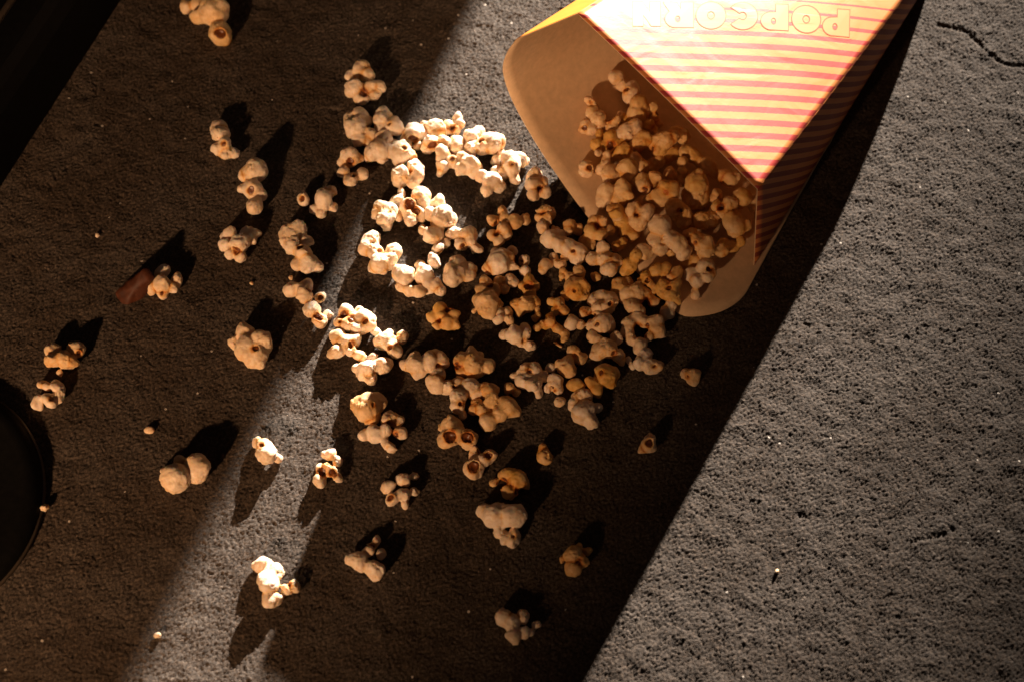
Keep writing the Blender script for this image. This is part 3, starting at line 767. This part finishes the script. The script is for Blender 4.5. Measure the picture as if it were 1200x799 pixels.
 ('x shaped popcorn piece with four rounded arms on the ground', '694,396,7 702,401,6 711,406,9 722,397,8 699,416,7 705,412,8 724,417,7 727,421,5 715,412,8', '', 'c', CL),
 ('pink knobbly popcorn piece under the largest open one', '755,416,8 750,425,7 765,430,8 770,430,6 760,427,7', '', 'p', CL),
 ('tiny popcorn crumb beside the pink knobbly piece', '737,422,4 741,429,3.5', '', 'p', CL),
 ('popcorn piece of two stacked balls, left of the x shaped one', '671,412,9 679,419,8 664,427,9 656,427,7 667,434,8', '673,416,2.2', 'y', CL),
 ('small bone shaped pink popcorn piece', '645,430,6 650,445,8 642,456,5 655,456,6 650,451,7', '', 'p', CL),
 ('single tiny popcorn bead under the bone shaped piece', '657,470,6', '', 'c', CL),
 ('leaf shaped pink popcorn piece with jagged edges', '615,435,9 604,442,5 625,435,9 637,441,5 615,446,9 625,450,9 631,461,5', '', 'p', CL),
 ('orange popcorn piece with a keyhole slit at its right end', '677,450,7 670,450,6 694,450,8 699,457,8 709,440,11 716,439,8 714,447,7', '705,437,3.5', 'o', CL),
 ('big pink popcorn piece, lowest of the main cluster', '677,465,7 685,465,9 672,472,7 685,480,11 700,477,6 692,492,9 680,487,8', '', 'p', CL),
]
for row in GROUND:
    ground_popcorn(row[0], row[1], row[2], row[3], group=row[4])

BOXG = 'popcorn heaped inside the box'
PILE = [
 # (label, lobes, cavities, tint, lift mm)
 ('small pale popcorn piece highest on the kraft inside of the box', '719,91,6 725,89,5 722,95,5', '', 'w', 3),
 ('pale popcorn piece half under the striped panel, second from the top', '729,101,5 741,104,8 739,112,8 744,109,6', '', 'p', 4),
 ('tiny popcorn ring at the left edge of the heap on the kraft', '692,120,6 696,125,5', '692,121,2.5', 'c', 2),
 ('popcorn piece with a black forked hollow on the bare kraft', '694,132,7 702,139,8 705,145,7 721,141,6 719,150,6 726,134,4', '716,136,7', 'c', 5),
 ('popcorn cup at the left edge of the heap inside the box', '686,145,5 694,151,7 684,152,4', '686,150,3', 'c', 2),
 ('smooth yellow drop shaped popcorn piece near the striped panel', '749,122,9 747,134,10 752,130,9', '', 'y', 7),
 ('narrow hollow popcorn piece along the striped panel edge, below the yellow drop', '765,126,6 766,137,7 770,145,6', '772,132,5', 'y', 6),
 ('pale oval popcorn piece below the yellow drop shaped one', '734,155,9 744,150,8 728,157,7', '', 'c', 8),
 ('round yellow popcorn piece under the pale oval one', '751,165,9 747,170,8 755,161,7', '', 'y', 7),
 ('brown toasted popcorn piece above the one with twin holes', '702,160,6 700,170,6 715,162,8 724,166,6 712,172,8', '716,170,5', 'o', 4),
 ('largest curled yellow popcorn piece close under the striped panel', '779,165,10 762,170,5 772,175,8 787,162,7 770,163,7', '765,175,4', 'y', 11),
 ('popcorn piece with two dark holes at the left of the heap', '701,179,4 711,184,4 687,194,6 686,202,6 710,192,6 704,199,6', '700,189,5 690,197,4', 'c', 3),
 ('small orange popcorn piece left of the two upright ovals in the heap', '730,177,7 737,181,5 722,184,4', '', 'o', 5),
 ('left of the two upright oval popcorn pieces in the heap', '734,196,9 735,205,8', '', 'y', 9),
 ('right of the two upright oval popcorn pieces in the heap', '746,187,7 750,196,8', '', 'y', 9),
 ('round popcorn piece right of the one with two dark holes', '716,204,9 714,210,8', '', 'c', 6),
 ('smooth pale popcorn piece at the left edge of the heap, on bare kraft', '710,225,9 709,234,8', '', 'c', 4),
 ('knobbly popcorn piece right of the smooth pale one at the heap edge', '730,220,8 727,231,9 721,236,6 737,229,5', '', 'y', 8),
 ('four lobed popcorn piece above the one with a pointed fin', '755,210,7 754,219,8 744,214,4 757,225,5', '', 'y', 10),
 ('small round popcorn bump above right of the four lobed piece', '767,210,7 765,216,6', '', 'y', 9),
 ('popcorn piece with a pointed left fin in the middle of the heap', '780,219,9 775,230,11 764,235,7 786,222,9', '', 'y', 12),
 ('split popcorn piece above the big pear shaped one', '785,204,7 801,201,5 797,212,6 800,190,5', '791,196,4', 'y', 9),
 ('big smooth pear shaped popcorn piece in the middle of the heap', '816,216,12 815,230,14 819,207,8', '', 'y', 9),
 ('twin lobed popcorn piece tucked under the striped edge above the pear shaped one', '811,182,8 819,189,7 805,179,7', '', 'y', 9),
 ('popcorn piece of two petals just below the pear shaped one', '792,245,10 800,250,9 788,240,8 801,260,6', '', 'y', 11),
 ('broad smooth popcorn piece left of the petalled one', '742,246,8 755,251,10 750,259,10 760,247,6', '', 'c', 10),
 ('popcorn piece with a dark side hollow above the orange clustered one', '724,250,8 726,257,7 716,246,4', '714,256,4', 'y', 6),
 ('popcorn piece hooked over the front edge of the kraft flap', '667,264,6 666,271,5 677,270,5', '', 'c', 4),
 ('orange clustered popcorn piece at the front edge of the kraft', '696,259,7 706,259,6 692,271,8 686,281,6 691,286,6 704,275,7 715,270,5', '700,266,4', 'y', 6),
 ('orange popcorn piece between the orange cluster and the broad smooth one', '722,252,8 727,261,8', '', 'o', 5),
 ('pale pink popcorn piece with three arms at the box mouth', '707,290,7 695,304,7 710,305,9 714,316,8 721,305,6', '', 'p', 8),
 ('orange scrap of popcorn above the three armed pink piece', '721,289,6 728,285,7', '', 'o', 3),
 ('orange slanted popcorn piece right of the three armed pink one', '739,310,8 747,300,6 735,316,6', '', 'o', 5),
 ('large butterfly popcorn piece with long wings at the box mouth', '774,264,11 771,281,10 755,296,9 774,292,7 794,285,9 802,297,8 784,279,9', '', 'c', 12),
 ('small popcorn knob under the wing of the butterfly piece', '782,290,6 785,296,5', '', 'y', 6),
 ('popcorn piece with two pinholes right of the butterfly one', '815,282,9 809,276,7 827,287,8 827,297,9 844,295,7 850,295,4', '815,285,2.5 836,281,3', 'y', 10),
 ('long popcorn piece with a black eye near the side panel', '857,252,9 860,261,10 862,270,8 845,250,5 840,241,6 855,241,8 875,264,5', '845,244,5', 'y', 12),
 ('orange popcorn crescent near the lip under the black eyed piece', '857,290,7 867,282,5 846,287,6', '856,281,5', 'o', 5),
 ('round popcorn piece below the tip of the striped panel', '870,231,9 868,237,7', '', 'y', 14),
 ('popcorn piece pressed against the edge of the side panel', '884,234,5 882,242,6', '', 'c', 8),
 ('small round popcorn piece between the pear shaped and black eyed ones', '841,229,7 838,234,6', '', 'y', 8),
 ('yellow popcorn piece under the slanted striped edge near its tip', '855,209,8 850,205,7', '', 'y', 10),
 ('orange popcorn piece with a dark gap under the butterfly piece', '781,315,6 769,316,6 778,320,5', '770,308,5', 'o', 4),
 ('small two knobbed popcorn piece left of the pinkish x shaped one', '792,321,7 786,324,5', '', 'y', 5),
 ('pinkish x shaped popcorn piece lying on the kraft lip', '811,322,8 830,324,7 827,312,8 817,330,7 815,345,6 835,321,5', '', 'p', 4),
 ('brown flat popcorn piece at the tip of the kraft lip', '779,340,9 790,335,8 787,345,9 795,352,5', '', 'o', 2),
 ('curled popcorn shred between the burnt hollow piece and the brown flat one', '757,325,5 752,330,4 766,339,4 762,332,4', '', 'o', 4),
 ('small pale popcorn chip poking out below the kraft lip', '782,367,7 787,357,5 779,370,4', '', 'p', 2),
 ('popcorn piece peeping out at the middle of the striped edge', '792,155,6 800,161,7', '', 'y', 9),
 ('popcorn piece half hidden under the striped edge right of the pear shaped one', '830,195,8 836,202,7', '', 'y', 8),
 ('flat orange popcorn piece deep in the heap left of the butterfly one', '740,275,9 733,270,7', '', 'o', 2),
 ('yellow popcorn piece wedged left below the pointed fin one', '760,235,9 752,238,7', '', 'y', 3),
 ('yellow popcorn piece wedged left of the black eyed one', '835,255,9 828,262,8', '', 'y', 4),
 ('orange popcorn piece deep between petalled and black eyed ones', '820,258,8 812,262,7', '', 'o', 5),
 ('yellow popcorn piece deep under the largest curled one', '770,190,8 763,195,7', '', 'y', 3),
 ('small orange popcorn piece right of the black forked hollow', '730,140,7 736,137,5', '', 'o', 2),
 ('orange popcorn piece deep beside the pinkish x shaped one', '815,305,8 806,308,7', '', 'o', 3),
 ('orange popcorn piece deep right of the pale oval one', '758,148,8 764,152,7', '', 'o', 3),
 ('orange popcorn piece deep behind the split one', '782,185,7 790,180,7', '', 'o', 4),
]
for row in PILE:
    pile_popcorn(row[0], row[1], row[2], row[3], row[4], BOXG)


# ------------------------------------------------------------------ other things at the edges of the picture
# dry leaf fragment: a curled, ragged plate standing a little off the ground
leaf_px = [(135, 343), (143, 335), (153, 327), (163, 319), (171, 313), (175, 317), (181, 326), (175, 334), (172, 344), (166, 350), (158, 353), (150, 357), (143, 355), (138, 350)]
bm = bmesh.new()
top, bot = [], []
for x, y in leaf_px:
    z = 0.0015 + 0.013 * max(0, min(1, (352 - y + (x - 150) * 0.1) / 36)) ** 1.3
    p = at(x, y, z); top.append(bm.verts.new(p)); bot.append(bm.verts.new(p - np.array([0, 0, 0.0005])))
cpt = at(158, 338, 0.0090); ct = bm.verts.new(cpt); cb = bm.verts.new(cpt - np.array([0, 0, 0.0005]))
n = len(top)
for i in range(n):
    j = (i + 1) % n
    bm.faces.new((top[j], top[i], ct)); bm.faces.new((bot[i], bot[j], cb)); bm.faces.new((top[i], top[j], bot[j], bot[i]))
bmesh.ops.recalc_face_normals(bm, faces=bm.faces)
bmesh.ops.subdivide_edges(bm, edges=bm.edges, cuts=2, use_grid_fill=True, smooth=0.3)
for v in bm.verts: v.co.z = max(0.0003, v.co.z + 0.0005 * math.sin(v.co.x * 900) * math.cos(v.co.y * 700))
me = bpy.data.meshes.new('leaf_fragment'); bm.to_mesh(me); bm.free()
me.materials.append(LEAF); me.polygons.foreach_set('use_smooth', np.ones(len(me.polygons), dtype=bool))
lf = bpy.data.objects.new('leaf_fragment', me); COL.objects.link(lf)
tag(lf, 'curled rust brown leaf fragment lying beside a popcorn piece', 'leaf')

# crumbs
for lab, x, y, r, t in (('pale popcorn crumb alone above the smooth two ball piece', 175, 505, 4.0, 'p'),
                        ('dusty crumb at the rim of the black disc', 53, 597, 4.5, 'w'),
                        ('reddish crumb near the bottom left corner', 185, 745, 3.2, 'p'),
                        ('white speck of popcorn in the dark left field', 115, 278, 2.2, 'w'),
                        ('tiny crumb above the caterpillar shaped popcorn', 341, 328, 2.4, 'w'),
                        ('tiny crumb left of the caterpillar shaped popcorn', 294, 334, 2.2, 'p'),
                        ('thin pink sliver of popcorn below the arch shaped shred', 652, 405, 3.0, 'p'),
                        ('white grain on the lit concrete near the lower right', 910, 671, 2.2, 'w')):
    c = at(x, y); s = px_scale(c)
    L2 = [(c[0], c[1], r * s * 0.8, r * s), (c[0] + r * s * 0.7, c[1] + r * s * 0.5, r * s * 0.6, r * s * 0.65)]
    if 'sliver' in lab: L2 = [(c[0] + k * r * s * 0.8, c[1] - k * r * s * 0.6, r * s * 0.5, r * s * 0.55) for k in (-1.5, -0.7, 0, 0.7, 1.5)]
    make_popcorn(L2, [], int(x * 3 + y), TINT[t], lab, 'crumbs on the concrete', name='crumb', h=0.0003, cat='crumb')

# low round black disc at the left edge
dc = at(43 - 152, 590)
Rr = 152 * MM_PX
prof = [(0, 0.0075), (Rr * 0.84, 0.0075), (Rr * 0.87, 0.0082), (Rr * 0.92, 0.0082), (Rr * 0.96, 0.0070), (Rr * 0.985, 0.0052), (Rr, 0.0030), (Rr, 0.0003)]
def lathe(name, prof, c, m, parent, nseg=96):
    V, Fs = [], []
    for r, z in prof:
        for k in range(nseg): a = 2 * math.pi * k / nseg; V.append((c[0] + r * math.cos(a), c[1] + r * math.sin(a), z))
    for i in range(len(prof) - 1):
        for k in range(nseg):
            j = (k + 1) % nseg; Fs.append((i * nseg + k, (i + 1) * nseg + k, (i + 1) * nseg + j, i * nseg + j))
    return mesh_obj(name, V, Fs, [m], parent)
disc = bpy.data.objects.new('round_base', None); COL.objects.link(disc)
tag(disc, 'low round black base cut off by the left edge', 'base')
lathe('base_plate', prof, dc, BLACK, disc)
lathe('rim', [(Rr - 0.001, 0.0030), (Rr + 0.0008, 0.0028), (Rr + 0.0011, 0.0015), (Rr + 0.0008, 0.0002), (Rr - 0.001, 0.0002)], dc, TRIM, disc)

# long black slab across the upper left corner with a thin trim along its top edge
a0 = at(-40, 282); a1 = at(205, -98)
dirv = (a1 - a0) / np.linalg.norm(a1 - a0); side = np.array([-dirv[1], dirv[0], 0]); side = side if side[0] < 0 else -side
def extrude(name, prof, m, parent, t0=-0.25, t1=0.55):
    V, Fs = [], []
    for t in (t0, t1):
        for s, z in prof: V.append(a0 + dirv * t + side * s + np.array([0, 0, z]))
    k = len(prof)
    for i in range(k):
        j = (i + 1) % k; Fs.append((i, j, k + j, k + i))
    Fs.append(tuple(range(k))[::-1]); Fs.append(tuple(range(k, 2 * k)))
    o = mesh_obj(name, V, Fs, [m], parent, False)
    b = bmesh.new(); b.from_mesh(o.data); bmesh.ops.recalc_face_normals(b, faces=b.faces); b.to_mesh(o.data); b.free()
    return o
slab = bpy.data.objects.new('black_slab', None); COL.objects.link(slab)
tag(slab, 'black slab with a thin pale trim line across the upper left corner', 'slab')
extrude('body', [(0, 0.0003), (0.30, 0.0003), (0.30, 0.058), (0.012, 0.058), (0.006, 0.056), (0.0025, 0.050), (0, 0.040)], BLACK, slab)
extrude('trim', [(0.0200, 0.0575), (0.0232, 0.0575), (0.0232, 0.0600), (0.0218, 0.0606), (0.0200, 0.0600)], TRIM, slab)

# upright board added out of view to keep white light off the left half
YB = 1.25
lp = np.array(LAMP)
def toward(g, yv):
    t = (yv - g[1]) / (lp[1] - g[1]); return g + (lp - g) * t
p1 = toward(at(556, 10), YB); p2 = toward(at(168, 785), YB)
dv = (p2 - p1) / (p2[2] - p1[2])
e0 = p1 - dv * p1[2]; e1_ = p2 + dv * 0.12
hgt = e1_[2]
V = []
for yo in (0.0, 0.012):
    for q in (e0, e1_, np.array([-1.3, YB, hgt]), np.array([-1.3, YB, 0.0])): V.append((q[0], YB + yo, q[2]))
bo = mesh_obj('added_shade_board', V, [(0, 1, 2, 3), (7, 6, 5, 4), (0, 4, 5, 1), (1, 5, 6, 2), (2, 6, 7, 3), (3, 7, 4, 0)], [BOARD], None, False)
tag(bo, 'added dark upright board, unseen beyond the top edge, shading the left half', 'board')
